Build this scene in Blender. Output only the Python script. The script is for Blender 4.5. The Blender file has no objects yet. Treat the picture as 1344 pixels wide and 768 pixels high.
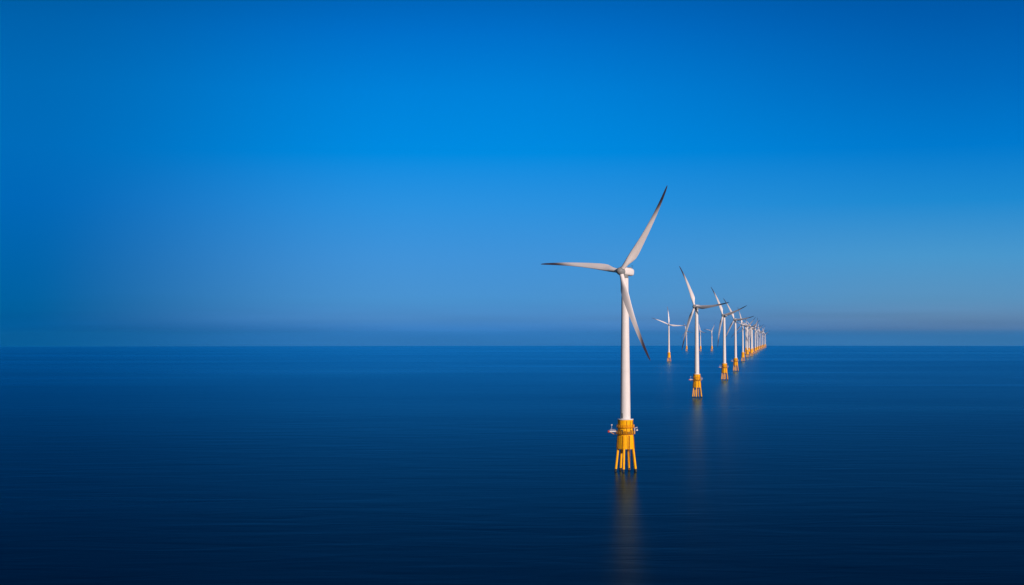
import bpy, bmesh, math, random
from mathutils import Vector, Matrix
R = math.radians
random.seed(7)
SC = bpy.context.scene
COL = SC.collection

# ------------------------------------------------------------------ camera
cam_d = bpy.data.cameras.new('camera')
cam = bpy.data.objects.new('camera', cam_d); COL.objects.link(cam)
cam_d.sensor_width = 36.0
cam_d.lens = 36.0 * 2000 / 1344
cam_d.clip_start = 1.0
cam_d.clip_end = 200000.0
cam.location = (0, 0, 60)
cam.rotation_mode = 'XYZ'
cam.rotation_euler = (Matrix.Rotation(R(90 + 1.63), 3, 'X') @ Matrix.Rotation(R(-0.05), 3, 'Z')).to_euler()
SC.camera = cam

# ------------------------------------------------------------------ view
SC.view_settings.view_transform = 'Standard'
SC.view_settings.look = 'None'
SC.view_settings.exposure = 0.0
SC.view_settings.gamma = 1.0
SC.view_settings.use_curve_mapping = False
SC.render.engine = 'CYCLES'
SC.cycles.use_denoising = True
SC.cycles.max_bounces = 6
SC.cycles.volume_bounces = 0
SC.cycles.caustics_reflective = False
SC.cycles.caustics_refractive = False

# ------------------------------------------------------------------ sun and sky
SUN_EL, SUN_AZ = 18.0, 148.0          # azimuth clockwise from +Y (the view direction)
sd = Vector((math.sin(R(SUN_AZ)) * math.cos(R(SUN_EL)), math.cos(R(SUN_AZ)) * math.cos(R(SUN_EL)), math.sin(R(SUN_EL))))
sun_d = bpy.data.lights.new('sun', 'SUN')
sun_d.energy = 4.3
sun_d.angle = R(0.6)
sun_d.color = (1.0, 0.79, 0.71)
sun = bpy.data.objects.new('sun', sun_d); COL.objects.link(sun)
sun.rotation_euler = sd.to_track_quat('Z', 'Y').to_euler()
sun.location = (300, -300, 400)

W = bpy.data.worlds.new('World'); SC.world = W; W.use_nodes = True
nt = W.node_tree; nt.nodes.clear()

def srgb(r, g, b):
    f = lambda c: (c / 255 / 12.92) if c / 255 <= 0.04045 else ((c / 255 + 0.055) / 1.055) ** 2.4
    return (f(r), f(g), f(b), 1)

class NB:
    """tiny node builder"""
    def __init__(s, nt): s.nt = nt; s.N = nt.nodes; s.L = nt.links
    def new(s, t, **kw):
        n = s.N.new(t)
        for k, v in kw.items(): setattr(n, k, v)
        return n
    def put(s, sock, v):
        if v is None: return
        if hasattr(v, 'is_output') or isinstance(v, bpy.types.NodeSocket): s.L.new(v, sock)
        else: sock.default_value = v
    def math(s, op, a, b=None, clamp=False):
        n = s.new('ShaderNodeMath', operation=op, use_clamp=clamp)
        s.put(n.inputs[0], a); s.put(n.inputs[1], b)
        return n.outputs[0]
    def mapr(s, v, a, b, c, d, smooth=False):
        n = s.new('ShaderNodeMapRange')
        if smooth: n.interpolation_type = 'SMOOTHSTEP'
        s.put(n.inputs[0], v)
        for i, q in enumerate((a, b, c, d)): n.inputs[i + 1].default_value = q
        return n.outputs[0]
    def ramp(s, v, stops, interp='LINEAR'):
        n = s.new('ShaderNodeValToRGB'); n.color_ramp.interpolation = interp
        e = n.color_ramp.elements
        while len(e) > 1: e.remove(e[0])
        e[0].position = stops[0][0]; e[0].color = stops[0][1]
        for p, c in stops[1:]:
            x = e.new(p); x.color = c
        s.put(n.inputs[0], v)
        return n.outputs[0]
    def mix(s, f, a, b, blend='MIX'):
        n = s.new('ShaderNodeMix', data_type='RGBA', blend_type=blend)
        s.put(n.inputs[0], f); s.put(n.inputs[6], a); s.put(n.inputs[7], b)
        return n.outputs[2]
    def noise(s, vec, scale, detail=3, rough=0.5, dist=0.0):
        n = s.new('ShaderNodeTexNoise')
        s.put(n.inputs['Vector'], vec)
        n.inputs['Scale'].default_value = scale; n.inputs['Detail'].default_value = detail
        n.inputs['Roughness'].default_value = rough; n.inputs['Distortion'].default_value = dist
        return n.outputs[0]
    def mapping(s, vec, loc=(0, 0, 0), rot=(0, 0, 0), scale=(1, 1, 1)):
        n = s.new('ShaderNodeMapping')
        s.put(n.inputs[0], vec)
        n.inputs[1].default_value = loc; n.inputs[2].default_value = rot; n.inputs[3].default_value = scale
        return n.outputs[0]

b = NB(nt)
tc = b.new('ShaderNodeTexCoord').outputs['Generated']
sep = b.new('ShaderNodeSeparateXYZ'); b.L.new(tc, sep.inputs[0])
X, Y, Z = sep.outputs
# the clear evening sky: colour by elevation (z = sine of elevation), one ramp for the
# middle of the view, one for the left, one for the right (a polarised sky is uneven in azimuth)
ZMAX = 0.26
t = b.mapr(Z, 0.0, ZMAX, 0.0, 1.0)
def el(py): return math.sin(math.atan((441 - py) / 2000)) / ZMAX
def rows(*a):
    st = [(max(0.0, el(y)), srgb(*c)) for y, c in a]
    st.sort(key=lambda q: q[0])
    return st
mid = b.ramp(t, rows((441, (64, 130, 202)), (432, (68, 132, 202)), (418, (80, 141, 203)), (395, (76, 148, 210)), (340, (66, 148, 218)),
                     (270, (44, 146, 224)), (200, (0, 140, 226)), (120, (0, 130, 218)), (40, (0, 112, 202)), (0, (0, 103, 190)), (-60, (0, 84, 165))))
lef = b.ramp(t, rows((441, (0, 84, 150)), (428, (0, 88, 153)), (405, (0, 96, 160)), (340, (0, 100, 172)),
                     (270, (0, 104, 184)), (200, (0, 108, 187)), (120, (0, 106, 183)), (40, (0, 98, 173)), (0, (0, 92, 165)), (-60, (0, 64, 132))))
rig = b.ramp(t, rows((441, (72, 126, 182)), (432, (94, 128, 172)), (418, (100, 138, 178)), (395, (92, 148, 192)), (340, (74, 152, 206)),
                     (270, (30, 138, 210)), (200, (0, 122, 206)), (120, (0, 106, 190)), (40, (0, 92, 174)), (0, (0, 86, 166)), (-60, (0, 74, 150))))
fx = b.math('DIVIDE', X, b.math('MAXIMUM', Y, 0.05))        # tangent of azimuth
fl = b.mapr(fx, -0.06, -0.33, 0.0, 1.0, True)
fr = b.mapr(fx, -0.03, 0.31, 0.0, 1.0, True)
base = b.mix(fl, mid, lef)
base = b.mix(fr, base, rig)
# faint stretched haze layers low over the sea
hz = b.noise(b.mapping(tc, scale=(5, 5, 120)), 1.0, 3, 0.5)
hz = b.mapr(hz, 0.35, 0.7, 0.90, 1.06)
low = b.mapr(Z, 0.0, 0.035, 1.0, 0.0, True)
hzf = b.math('ADD', b.math('MULTIPLY', b.math('SUBTRACT', hz, 1.0), low), 1.0)
vm = b.new('ShaderNodeVectorMath', operation='SCALE'); b.L.new(base, vm.inputs[0]); b.L.new(hzf, vm.inputs['Scale'])
sky = b.new('ShaderNodeTexSky', sky_type='NISHITA')
sky.sun_disc = False; sky.sun_elevation = R(SUN_EL); sky.sun_rotation = R(SUN_AZ)
sky.air_density = 1.0; sky.dust_density = 0.3; sky.ozone_density = 3.0
bg_n = b.new('ShaderNodeBackground'); b.L.new(sky.outputs[0], bg_n.inputs[0]); bg_n.inputs[1].default_value = 0.05
bg_b = b.new('ShaderNodeBackground'); b.L.new(vm.outputs[0], bg_b.inputs[0]); bg_b.inputs[1].default_value = 1.0
# the measured blue band sits in front of us; overhead and behind the Nishita sky takes over
zen = b.mapr(Z, 0.19, 0.42, 1.0, 0.22, True)
vz = b.new('ShaderNodeVectorMath', operation='SCALE'); b.L.new(vm.outputs[0], vz.inputs[0]); b.L.new(zen, vz.inputs['Scale'])
b.L.new(vz.outputs[0], bg_b.inputs[0])
up = b.mapr(Z, 0.55, 0.9, 0.0, 0.6, True)
back = b.mapr(Y, 0.5, 0.0, 0.0, 1.0, True)
fac = b.math('MAXIMUM', up, back)
ms = b.new('ShaderNodeMixShader'); b.L.new(fac, ms.inputs[0]); b.L.new(bg_b.outputs[0], ms.inputs[1]); b.L.new(bg_n.outputs[0], ms.inputs[2])
wo = b.new('ShaderNodeOutputWorld'); b.L.new(ms.outputs[0], wo.inputs[0])

# ------------------------------------------------------------------ materials
def material(name):
    m = bpy.data.materials.new(name); m.use_nodes = True
    n = NB(m.node_tree); p = m.node_tree.nodes['Principled BSDF']
    return m, n, p

def paint(name, col, rough=0.4, var=0.08, scale=0.6, streak=0.0):
    m, n, p = material(name)
    oc = n.new('ShaderNodeTexCoord').outputs['Object']
    a = n.noise(oc, scale, 5, 0.6)
    s2 = n.noise(n.mapping(oc, scale=(3.0, 3.0, 0.12)), 1.0, 4, 0.6)
    v = n.mapr(a, 0.3, 0.7, 1 - var, 1 + var * 0.4)
    w = n.mapr(s2, 0.45, 0.8, 1.0, 1.0 - streak)
    k = n.math('MULTIPLY', v, w)
    vmm = n.new('ShaderNodeVectorMath', operation='SCALE'); vmm.inputs[0].default_value = col[:3]
    n.L.new(k, vmm.inputs['Scale'])
    n.L.new(vmm.outputs[0], p.inputs['Base Color']); p.inputs['Specular IOR Level'].default_value = 0.15
    n.L.new(n.mapr(a, 0.3, 0.7, rough - 0.07, rough + 0.1), p.inputs['Roughness'])
    return m

M_WHITE = paint('white_paint', (0.76, 0.75, 0.74), 0.42, 0.05, 0.3, 0.10)
def blade_material():
    # pale gelcoat whose outer third is painted dark, the leading edge first
    m, n, p = material('blade_gelcoat')
    oc = n.new('ShaderNodeTexCoord').outputs['Object']
    sp = n.new('ShaderNodeSeparateXYZ'); n.L.new(oc, sp.inputs[0])
    a = n.noise(n.mapping(oc, scale=(1, 1, 0.15)), 0.6, 4, 0.6)
    q = n.math('SUBTRACT', sp.outputs[2], n.math('MULTIPLY', sp.outputs[0], 7.0))
    q = n.math('ADD', q, n.math('MULTIPLY', a, 5.0))
    f = n.mapr(q, 20.0, 38.0, 0.0, 1.0, True)
    light = n.ramp(a, [(0.3, (0.76, 0.73, 0.72, 1)), (0.7, (0.84, 0.81, 0.80, 1))])
    n.L.new(n.mix(f, light, (0.055, 0.04, 0.055, 1)), p.inputs['Base Color'])
    p.inputs['Roughness'].default_value = 0.38
    return m
M_BLADE = blade_material()
M_TIP = M_BLADE
M_GREY = paint('grey_metal', (0.22, 0.24, 0.25), 0.45, 0.10, 0.8)
M_DARK = paint('dark_metal', (0.035, 0.04, 0.045), 0.5, 0.10, 0.8)
M_YELLOW = paint('yellow_paint', (1.0, 0.49, 0.0), 0.6, 0.14, 0.9, 0.22)
M_RUST = paint('rusty_yellow_paint', (0.62, 0.24, 0.005), 0.6, 0.25, 1.2, 0.4)
M_RIB = paint('weathered_rib_paint', (0.42, 0.17, 0.004), 0.6, 0.25, 1.2, 0.4)
M_SPLASH = paint('wet_dark_steel', (0.05, 0.045, 0.03), 0.3, 0.2, 1.0)
M_RED = paint('red_paint', (0.45, 0.05, 0.03), 0.45, 0.08, 0.8)

# sea
EARTH = 2.84e6
def sea_z(x, y):
    r2 = x * x + y * y
    return -r2 / (2 * EARTH)

def sea_material():
    m, n, p = material('sea_water')
    g = n.new('ShaderNodeNewGeometry').outputs['Position']
    # wind ripples, crossing swell and slow slicks, all in metres
    r1 = n.noise(n.mapping(g, rot=(0, 0, R(24)), scale=(0.10, 0.30, 0.3)), 1.0, 4, 0.55, 0.4)
    r2 = n.noise(n.mapping(g, rot=(0, 0, R(-32)), scale=(0.02, 0.06, 0.1)), 1.0, 3, 0.5, 0.6)
    r4 = n.noise(n.mapping(g, rot=(0, 0, R(12)), scale=(0.006, 0.012, 0.01)), 1.0, 3, 0.6, 0.5)
    r3 = n.noise(n.mapping(g, rot=(0, 0, R(8)), scale=(0.5, 1.3, 1)), 1.0, 2, 0.5)
    h = n.math('ADD', n.math('MULTIPLY', n.math('MULTIPLY', r1, 0.45), n.mapr(r4, 0.42, 0.62, 0.15, 1.0, True)), n.math('ADD', n.math('MULTIPLY', r2, 2.0), n.math('MULTIPLY', r3, 0.09)))
    bp = n.new('ShaderNodeBump'); bp.inputs['Strength'].default_value = 0.22; bp.inputs['Distance'].default_value = 0.5
    n.L.new(h, bp.inputs['Height'])
    slick = n.noise(n.mapping(g, rot=(0, 0, R(-9)), scale=(0.0006, 0.0022, 0.001)), 1.0, 4, 0.5, 0.8)
    line = n.noise(n.mapping(g, loc=(3.1, 0.7, 0), rot=(0, 0, R(14)), scale=(0.0008, 0.006, 0.001)), 1.0, 3, 0.5, 0.3)
    # a wave-roughened sea mirrors less than a flat pane: reflectance falls off steeply with the view angle
    lw = n.new('ShaderNodeLayerWeight'); lw.inputs[0].default_value = 0.5; n.L.new(bp.outputs[0], lw.inputs['Normal'])
    f = n.math('MULTIPLY', n.math('POWER', lw.outputs['Facing'], 15.0), n.math('ADD', n.mapr(slick, 0.35, 0.72, 0.76, 0.85), n.mapr(line, 0.60, 0.70, 0.0, 0.16, True)))
    f = n.math('ADD', f, 0.012, True)
    gl = n.new('ShaderNodeBsdfGlossy', distribution='BECKMANN'); gl.inputs['Color'].default_value = (0.46, 0.82, 0.93, 1)
    n.L.new(n.mapr(slick, 0.35, 0.7, 0.30, 0.26), gl.inputs['Roughness']); n.L.new(bp.outputs[0], gl.inputs['Normal'])
    df = n.new('ShaderNodeBsdfDiffuse'); df.inputs['Color'].default_value = (0.0, 0.006, 0.028, 1)
    mx = n.new('ShaderNodeMixShader'); n.L.new(f, mx.inputs[0]); n.L.new(df.outputs[0], mx.inputs[1]); n.L.new(gl.outputs[0], mx.inputs[2])
    out = n.N['Material Output']; n.N.remove(p); n.L.new(mx.outputs[0], out.inputs['Surface'])
    return m
M_SEA = sea_material()

# ------------------------------------------------------------------ mesh helpers
def link(name, bm, mat, parent=None, smooth=True, mats=None, bevel=0.0):
    me = bpy.data.meshes.new(name)
    bmesh.ops.recalc_face_normals(bm, faces=bm.faces[:])
    bm.to_mesh(me); bm.free()
    for mm in (mats or [mat]): me.materials.append(mm)
    o = bpy.data.objects.new(name, me); COL.objects.link(o)
    if smooth:
        for p in me.polygons: p.use_smooth = True
        me.set_sharp_from_angle(angle=R(32))
    if parent: o.parent = parent
    return o

def lathe(bm, prof, seg=32, mat=0, axis=Vector((0, 0, 1)), loc=Vector((0, 0, 0)), rot=None, sides_phase=0.0, squash=None):
    """revolve (r, z) profile about z, cap ends"""
    rings = []
    for r, z in prof:
        if r <= 1e-6:
            v = Vector((0, 0, z)); rings.append([v]); continue
        ring = []
        for i in range(seg):
            a = 2 * math.pi * i / seg + sides_phase
            k = Vector((r * math.cos(a), r * math.sin(a), z))
            ring.append(k)
        rings.append(ring)
    M = (rot.to_4x4() if rot else Matrix.Identity(4)); M = Matrix.Translation(loc) @ M
    vr = [[bm.verts.new(M @ v) for v in ring] for ring in rings]
    for a, c in zip(vr, vr[1:]):
        if len(a) == 1 and len(c) == 1: continue
        for i in range(seg):
            j = (i + 1) % seg
            if len(a) == 1: f = bm.faces.new((a[0], c[i], c[j]))
            elif len(c) == 1: f = bm.faces.new((a[i], a[j], c[0]))
            else: f = bm.faces.new((a[i], a[j], c[j], c[i]))
            f.material_index = mat
    for e in (vr[0], vr[-1]):
        if len(e) > 2:
            f = bm.faces.new(e); f.material_index = mat

def tube(bm, a, c, r0, r1=None, seg=10, mat=0):
    a = Vector(a); c = Vector(c); r1 = r0 if r1 is None else r1
    d = c - a; L = d.length
    q = d.to_track_quat('Z', 'Y').to_matrix()
    lathe(bm, [(r0, 0), (r1, L)], seg, mat, loc=a, rot=q)

def box(bm, lo, hi, mat=0, bev=0.0):
    g = bmesh.ops.create_cube(bm, size=1.0)
    for v in g['verts']:
        v.co = Vector([lo[i] + (v.co[i] + 0.5) * (hi[i] - lo[i]) for i in range(3)])
    fs = {f for v in g['verts'] for f in v.link_faces}
    for f in fs: f.material_index = mat
    if bev:
        es = list({e for f in fs for e in f.edges})
        bmesh.ops.bevel(bm, geom=es, offset=bev, segments=2, affect='EDGES', profile=0.6)

def ring_rail(bm, rad, z, h, n, r=0.045, start=0, end=None, rails=3):
    end = n if end is None else end
    P = [Vector((rad * math.cos(2 * math.pi * i / n), rad * math.sin(2 * math.pi * i / n), 0)) for i in range(n + 1)]
    for i in range(start, end):
        tube(bm, P[i] + Vector((0, 0, z)), P[i] + Vector((0, 0, z + h)), r, seg=5)
        for k in range(rails):
            zz = z + h * (k + 1) / rails
            tube(bm, P[i] + Vector((0, 0, zz)), P[i + 1] + Vector((0, 0, zz)), r * 0.8, seg=5)

# ------------------------------------------------------------------ sea sheet (curves away with the earth)
def build_sea():
    bm = bmesh.new()
    rr = [0.0]; r = 20.0
    while r < 34000: rr.append(r); r *= 1.045
    seg = 720; prev = None
    for r in rr:
        if r == 0:
            prev = [bm.verts.new((0, 0, 0))]; continue
        cur = [bm.verts.new((r * math.cos(2 * math.pi * i / seg), r * math.sin(2 * math.pi * i / seg), -r * r / (2 * EARTH))) for i in range(seg)]
        for i in range(seg):
            j = (i + 1) % seg
            if len(prev) == 1: bm.faces.new((prev[0], cur[i], cur[j]))
            else: bm.faces.new((prev[i], cur[i], cur[j], prev[j]))
        prev = cur
    o = link('sea', bm, M_SEA)
    for p in o.data.polygons: p.use_smooth = True
    o['kind'] = 'structure'
    return o
build_sea()

# ------------------------------------------------------------------ the turbine
HUB = 88.7       # hub height above water
BR = 44.6        # blade tip radius
DECK = 22.9      # top of the yellow base

def naca(t, c, n=14):
    """closed aerofoil loop, x along chord from -0.3c (leading) .. 0.7c, y thickness; round for t -> 1"""
    pts = []
    for i in range(n):
        a = 2 * math.pi * i / n
        xc = (1 - math.cos(a)) / 2
        yt = 5 * t * (0.2969 * math.sqrt(max(xc, 0)) - 0.126 * xc - 0.3516 * xc ** 2 + 0.2843 * xc ** 3 - 0.1036 * xc ** 4)
        s = 1 if a < math.pi else -1
        foil = Vector(((xc - 0.32) * c, s * yt * c + 0.02 * c * math.sin(math.pi * xc)))
        circ = Vector((-math.cos(a) * c * 0.5, math.sin(a) * c * 0.5))
        pts.append((foil, circ))
    return pts

# radius, chord, thickness, twist (deg), blend circle->foil, prebend (towards wind), sweep
ST = [(1.3, 2.0, 1.0, 22, 0.0), (3.0, 2.0, 1.0, 22, 0.0), (4.6, 2.3, .75, 21, .3), (6.4, 2.9, .5, 19, .7),
      (8.5, 3.45, .36, 16, 1), (10.5, 3.5, .31, 13, 1), (13, 3.25, .28, 10.5, 1), (17, 2.75, .25, 7.5, 1),
      (22, 2.25, .22, 5, 1), (27, 1.85, .20, 3.2, 1), (31, 1.58, .19, 2.0, 1), (35, 1.3, .18, 1.0, 1), (39, 1.02, .18, .2, 1),
      (42, .78, .17, -.3, 1), (43.8, .5, .16, -.5, 1), (44.6, .12, .16, -.5, 1)]
PITCH = 20.0
def blade_rings(r0, r1):
    rings = []
    for (r, c, t, tw, bl) in ST:
        if r < r0 - 1e-6 or r > r1 + 1e-6: continue
        pb = 2.6 * (r / BR) ** 2.2 + 0.02 * r
        sw = 0.9 * math.sin(math.pi * (r / BR)) - 0.5 * (r / BR) ** 2
        a = R(tw + PITCH)
        ring = []
        for foil, circ in naca(t if bl > 0 else .4, c * (1.0 + 0.05 * bl)):
            q = circ.lerp(foil, bl)
            # local frame: Z along blade, X in the rotor plane (leading edge to -X), Y along the axis (towards wind = -Y)
            x = q.x * math.cos(a) - q.y * math.sin(a)
            y = q.x * math.sin(a) + q.y * math.cos(a)
            ring.append(Vector((x + sw, y - pb, r)))
        rings.append(ring)
    return rings

def blade_mesh(bm, r0, r1):
    rs = [[bm.verts.new(v) for v in ring] for ring in blade_rings(r0, r1)]
    n = len(rs[0])
    for a, c in zip(rs, rs[1:]):
        for i in range(n):
            j = (i + 1) % n
            bm.faces.new((a[i], a[j], c[j], c[i]))
    bm.faces.new(rs[0]); bm.faces.new(rs[-1])

TILT = R(5)
OVER = 3.0       # rotor centre ahead of the tower axis

def rotor_matrix(ang):
    """blade local -> turbine local.  turbine faces -Y; ang = blade angle seen from the front, ccw from image right"""
    return (Matrix.Translation((0, -OVER, HUB)) @ Matrix.Rotation(-TILT, 4, 'X') @ Matrix.Rotation(-R(ang - 90), 4, 'Y'))

def make_turbine():
    root = bpy.data.objects.new('wind_turbine', None); COL.objects.link(root)
    root.empty_display_size = 5
    # tower
    bm = bmesh.new()
    prof = []
    zt = HUB - 1.9
    for i in range(13):
        f = i / 12
        prof.append((2.28 - 0.80 * f ** 1.05, DECK + 0.35 + (zt - DECK - 0.35) * f))
    lathe(bm, prof, 48)
    tower = link('tower', bm, M_WHITE, root)
    for f in (1 / 3, 2 / 3):
        bm = bmesh.new()
        z = DECK + .35 + (zt - DECK - .35) * f; r = 2.28 - .8 * f ** 1.05
        lathe(bm, [(r + .002, z - .09), (r + .035, z - .07), (r + .035, z + .07), (r + .002, z + .09)], 48)
        link('joint_ring', bm, M_WHITE, tower)
    bm = bmesh.new()
    box(bm, (-.45, -2.42, DECK + .8), (.45, -2.2, DECK + 2.9), 0, .06)
    link('door', bm, M_GREY, tower)
    # flange at the foot of the tower
    bm = bmesh.new()
    lathe(bm, [(2.3, DECK + .32), (3.55, DECK + .32), (3.6, DECK + .25), (3.6, DECK - .02), (2.3, DECK - .02)], 40)
    link('tower_flange', bm, M_WHITE, root)
    # nacelle
    bm = bmesh.new()
    sec = [(-2.3, 1.35, 1.35), (-2.0, 1.62, 1.6), (-1.0, 1.75, 1.75), (2.0, 1.78, 1.8), (4.0, 1.65, 1.7), (4.9, 1.35, 1.4), (5.2, 0.95, 1.0)]
    prev = None; first = None
    for y, w, h in sec:
        ring = []
        for i in range(28):
            a = 2 * math.pi * i / 28
            ca, sa = math.cos(a), math.sin(a)
            e = 0.6
            x = w * math.copysign(abs(ca) ** e, ca); z = h * math.copysign(abs(sa) ** e, sa)
            ring.append(bm.verts.new((x, y, z + .1)))
        if prev:
            for i in range(28):
                j = (i + 1) % 28
                bm.faces.new((prev[i], prev[j], ring[j], ring[i]))
        else: bm.faces.new(ring)
        prev = ring
    bm.faces.new(prev)
    nac = link('nacelle', bm, M_WHITE, root)
    nac.matrix_local = Matrix.Translation((0, 0, HUB)) @ Matrix.Rotation(-TILT, 4, 'X')
    bm = bmesh.new(); box(bm, (-.9, 2.2, 1.75), (.9, 3.8, 2.15), 0, .12)
    link('roof_cooler', bm, M_GREY, nac)
    bm = bmesh.new(); tube(bm, (0.7, 4.3, 1.5), (0.7, 4.3, 3.2), .05, seg=6); tube(bm, (.35, 4.3, 3.0), (1.05, 4.3, 3.0), .04, seg=6); tube(bm, (.35, 4.3, 3.0), (.35, 4.3, 3.3), .09, seg=6)
    link('wind_vane', bm, M_DARK, nac)
    bm = bmesh.new()
    lathe(bm, [(1.52, -2.5), (1.62, -2.2), (1.62, -1.0)], 32)
    yw = link('yaw_collar', bm, M_GREY, nac); yw.location = (0, 0, -.5)
    # hub with spinner
    bm = bmesh.new()
    q = Matrix.Rotation(R(90), 3, 'X')      # z -> -y
    lathe(bm, [(1.3, -1.55), (1.6, -1.45), (1.75, -.8), (1.78, 0), (1.68, .8), (1.42, 1.5), (1.0, 2.05), (.5, 2.35), (0, 2.45)], 32, rot=q)
    hub = link('rotor_hub', bm, M_GREY, root)
    hub.matrix_local = rotor_matrix(90)
    blades = []
    for k in range(3):
        bm = bmesh.new(); blade_mesh(bm, 0, 31)
        bl = link('blade', bm, M_BLADE, root)
        bl.matrix_local = rotor_matrix(90 + 120 * k)
        bm = bmesh.new(); blade_mesh(bm, 31, 99)
        tp = link('blade_tip', bm, M_TIP, bl)
        bm = bmesh.new(); lathe(bm, [(1.02, 1.25), (1.12, 1.3), (1.12, 1.75), (1.02, 1.8)], 24)
        link('root_ring', bm, M_GREY, bl)
    # yellow base
    bm = bmesh.new()
    lathe(bm, [(3.42, 16.4), (3.42, 22.86), (3.3, 22.9)], 40)
    fnd = link('foundation', bm, M_YELLOW, root)
    bm = bmesh.new()        # skirt: many-sided body flaring to the piles, with stiffener ribs
    ph = R(11.25)
    lathe(bm, [(3.3, 10.0), (4.05, 10.0), (4.08, 10.35), (3.72, 15.4), (3.44, 16.38)], 16, sides_phase=ph)
    sk = link('skirt', bm, M_YELLOW, fnd, smooth=False)
    for i in range(8):
        bm = bmesh.new(); a = 2 * math.pi * i / 8 + R(22.5)
        box(bm, (-.14, 3.3, 10.2), (.14, 4.3, 10.2 + 5.6), 0)
        for v in bm.verts:
            if v.co.z > 12 and v.co.y > 4: v.co.y = 3.86
        bmesh.ops.rotate(bm, verts=bm.verts[:], cent=(0, 0, 0), matrix=Matrix.Rotation(a, 3, 'Z'))
        link('rib', bm, M_RIB, fnd, smooth=False)
    for z, rad, nm in ((16.55, 4.35, 'lower_platform'), (19.3, 4.0, 'upper_platform')):
        bm = bmesh.new()
        lathe(bm, [(3.43, z), (rad, z), (rad, z + .22), (3.43, z + .22)], 32)
        pf = link(nm, bm, M_RUST, fnd)
    for z, rad in ((16.77, 4.25), (19.52, 3.92)):
        bm = bmesh.new(); ring_rail(bm, rad, z, 1.15, 24, .055)
        link('railing', bm, M_YELLOW, fnd)
    for dg in (-105, -22, 20, 66, 114, 199):
        a = R(dg)
        bm = bmesh.new()
        p0 = Vector((3.55 * math.cos(a), 3.55 * math.sin(a), 10.3)); p1 = Vector((5.15 * math.cos(a), 5.15 * math.sin(a), -3))
        pm = p0.lerp(p1, (10.3 - 1.2) / 13.3)
        tube(bm, p0, pm, .52, .52, 16, 0); tube(bm, pm, p1, .525, .525, 16, 1)
        link('pile', bm, None, fnd, mats=[M_YELLOW, M_SPLASH])
    # lockers, cable boxes and tubes standing round the drum
    rnd = random.Random(3)
    for dg in (-150, -118, -96, -70, -48, -15, 40, 100, 150):
        a = R(dg); bm = bmesh.new()
        zz = 16.78 if rnd.random() < .6 else 19.55
        w = rnd.uniform(.25, .5); h = rnd.uniform(.7, 1.7)
        box(bm, (3.45, -w, zz), (3.45 + rnd.uniform(.25, .45), w, zz + h), 0, .03)
        bmesh.ops.rotate(bm, verts=bm.verts[:], cent=(0, 0, 0), matrix=Matrix.Rotation(a, 3, 'Z'))
        link('equipment_box', bm, rnd.choice((M_GREY, M_RIB, M_DARK)), fnd, smooth=False)
    for dg in (-132, -84, -57, -30):
        a = R(dg); bm = bmesh.new()
        tube(bm, (3.6 * math.cos(a), 3.6 * math.sin(a), 16.8), (3.6 * math.cos(a), 3.6 * math.sin(a), 22.4), .09, seg=6)
        link('cable_tube', bm, M_RIB, fnd)
    # ladder to the boat landing
    bm = bmesh.new()
    for s in (-.35, .35):
        tube(bm, (s + 1.3, -4.9, 1.0), (s + 1.3, -4.5, 16.5), .07, seg=6)
    for k in range(30):
        z = 1.4 + k * .5; y = -4.9 + .4 * (z - 1) / 15.5
        tube(bm, (.95, y, z), (1.65, y, z), .035, seg=5)
    link('ladder', bm, M_RUST, fnd)
    # maintenance crane boom on the platform: white beam, red end, lamp post
    bm = bmesh.new()
    box(bm, (-7.0, -.28, 17.4), (-3.9, .35, 17.95), 0, .06)
    for k in range(4):
        tube(bm, (-6.8 + k * .8, -.26, 17.95), (-6.8 + k * .8, -.26, 18.5), .05, seg=5)
    tube(bm, (-6.9, -.26, 18.5), (-4.2, -.26, 18.5), .05, seg=5)
    arm = link('access_walkway', bm, M_WHITE, root)
    bm = bmesh.new(); box(bm, (-7.8, -.45, 17.15), (-7.02, .45, 18.1), 0, .08)
    link('red_end_box', bm, M_RED, arm)
    bm = bmesh.new(); tube(bm, (-6.1, 0, 17.9), (-6.1, 0, 20.4), .06, seg=6); box(bm, (-6.3, -.18, 20.3), (-5.75, .18, 20.75), 0, .05)
    link('lamp_post', bm, M_WHITE, arm)
    bm = bmesh.new(); tube(bm, (-4.2, 0, 16.0), (-6.8, 0, 17.4), .1, seg=6)
    link('brace', bm, M_YELLOW, arm)
    bm = bmesh.new()
    tube(bm, (4.1, 0, 16.7), (4.1, 0, 19.2), .16, seg=8); tube(bm, (4.1, 0, 19.1), (5.3, 0, 19.5), .12, seg=8)
    tube(bm, (5.25, 0, 19.5), (5.25, 0, 18.4), .04, seg=5); box(bm, (4.85, -.25, 17.9), (5.5, .25, 18.5), 0, .05)
    link('davit_crane', bm, M_WHITE, root)
    return root

def dup(root):
    r = root.copy(); COL.objects.link(r)
    for ch in list(root.children):
        c = ch.copy(); COL.objects.link(c); c.parent = r; c.matrix_parent_inverse = ch.matrix_parent_inverse.copy()
        for g in list(ch.children):
            d = g.copy(); COL.objects.link(d); d.parent = c; d.matrix_parent_inverse = g.matrix_parent_inverse.copy()
    return r

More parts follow.
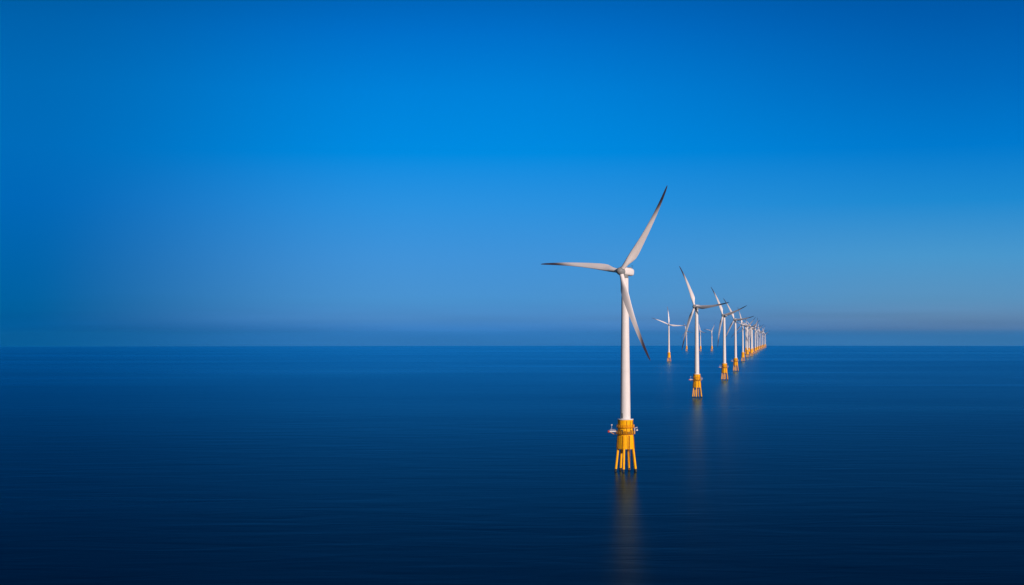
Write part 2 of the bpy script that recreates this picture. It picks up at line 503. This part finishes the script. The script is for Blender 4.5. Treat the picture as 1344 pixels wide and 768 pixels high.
# x, y (metres east / ahead), facing (degrees left of "straight at us"), three blade angles, label
F_ = 2000.0
TURB = [
 (50.3, 678, 42, (54, 174, 294), 'large white wind turbine nearest the camera, standing tallest on its yellow base'),
 (180, 1486, 46, (2, 115, 253), 'second white turbine of the receding row, right behind the big nearest one'),
 (291, 2090, 46, (15, 117, 262), 'third turbine of the row with one blade reaching far to the right'),
 (384, 2620, 46, (5, 122, 243), 'fourth turbine of the row, between the far reaching blade and the dense far cluster'),
 (557, 3680, 48, (-8, 107, 226), 'fifth turbine of the row with one thin blade pointing almost straight up'),
 (682, 4420, 48, (39, 159, 279), 'sixth turbine of the row, first tower right of the almost upright blade'),
 (741, 4720, 48, (32, 152, 272), 'seventh turbine of the row, its long dark blade tip rising highest right of the cluster'),
 (812, 5150, 48, (12, 132, 252), 'eighth turbine of the row, tower half hidden beside the seventh'),
 (877, 5500, 48, (70, 190, 310), 'ninth turbine of the row counting back from the nearest'),
 (977, 6080, 48, (31, 151, 271), 'tenth turbine of the row, its blade tip rising alone above the far end'),
 (1101, 6800, 48, (95, 215, 335), 'eleventh turbine of the row counting back from the nearest'),
 (1212, 7430, 48, (10, 130, 250), 'twelfth turbine of the row, fourth from the far end'),
 (1332, 8110, 48, (60, 180, 300), 'thirteenth turbine of the row, third from the far end'),
 (1474, 8920, 48, (110, 230, 350), 'tiny turbine second from the far end of the row'),
 (1602, 9640, 48, (25, 145, 265), 'tiniest and farthest turbine at the far right end of the row'),
 (829, 5400, 48, (85, 205, 325), 'distant turbine showing its base just left of the sixth turbine of the row'),
 (823, 5300, 48, (20, 140, 260), 'distant turbine squeezed between the sixth and seventh turbines of the row'),
 (375.5, 3650, 8, (-4, 94, 158), 'isolated small turbine left of the row, one blade straight up and two sideways'),
 (767, 6700, 50, (-10, 110, 230), 'tiny distant turbine just left of the second turbine of the row'),
 (828, 6700, 48, (-15, 105, 225), 'tiny distant turbine just right of the second turbine of the row'),
 (878, 6700, 50, (58, 168, 290), 'small distant turbine standing alone between the second and third of the row'),
]
TURB[15] = ((978.8 - 672) / F_ * 5400,) + TURB[15][1:]
TURB[16] = ((982.8 - 672) / F_ * 5300,) + TURB[16][1:]

proto = make_turbine()
SMALL = ('equipment_box', 'cable_tube', 'ladder', 'rib', 'railing', 'joint_ring', 'door', 'wind_vane', 'roof_cooler', 'root_ring', 'yaw_collar', 'lamp_post', 'brace')
for i, (x, y, yaw, angs, label) in enumerate(TURB):
    t = proto if i == 0 else dup(proto)
    t['label'] = label; t['category'] = 'wind turbine'; t['group'] = 'offshore wind turbines standing in the sea'
    t.location = (x, y, sea_z(x, y))
    t.rotation_euler = (0, 0, -R(yaw))
    k = 0
    for ch in list(t.children):
        nm = ch.name.split('.')[0]
        if nm == 'blade':
            # each blade is pitched on its own bearing
            e = -40.0 * max(0.0, math.cos(R(angs[k] - 300))) ** 0.7
            ch.matrix_local = rotor_matrix(angs[k]) @ Matrix.Rotation(R(e), 4, 'Z'); k += 1
        elif nm in ('access_walkway', 'davit_crane', 'foundation'):
            # the base keeps its own bearing, whatever way the nacelle has turned
            ch.matrix_local = Matrix.Rotation(R(yaw), 4, 'Z')
            if y > 3000 and nm != 'foundation':
                for g in list(ch.children): bpy.data.objects.remove(g)
                bpy.data.objects.remove(ch); continue
        if y > 3000:
            for g in list(ch.children):
                if g.name.split('.')[0] in SMALL: bpy.data.objects.remove(g)

# ------------------------------------------------------------------ haze over the sea
hb = bmesh.new(); box(hb, (-36000, -36000, -225), (36000, 36000, 150))
hm = bpy.data.materials.new('haze_air'); hm.use_nodes = True
hn = hm.node_tree; hn.nodes.clear()
pv = hn.nodes.new('ShaderNodeVolumePrincipled'); ho = hn.nodes.new('ShaderNodeOutputMaterial')
pv.inputs['Color'].default_value = (0.015, 0.42, 1.0, 1)
pv.inputs['Density'].default_value = 0.000016
hn.links.new(pv.outputs[0], ho.inputs['Volume'])
haze = link('haze', hb, hm, smooth=False); haze['kind'] = 'stuff'
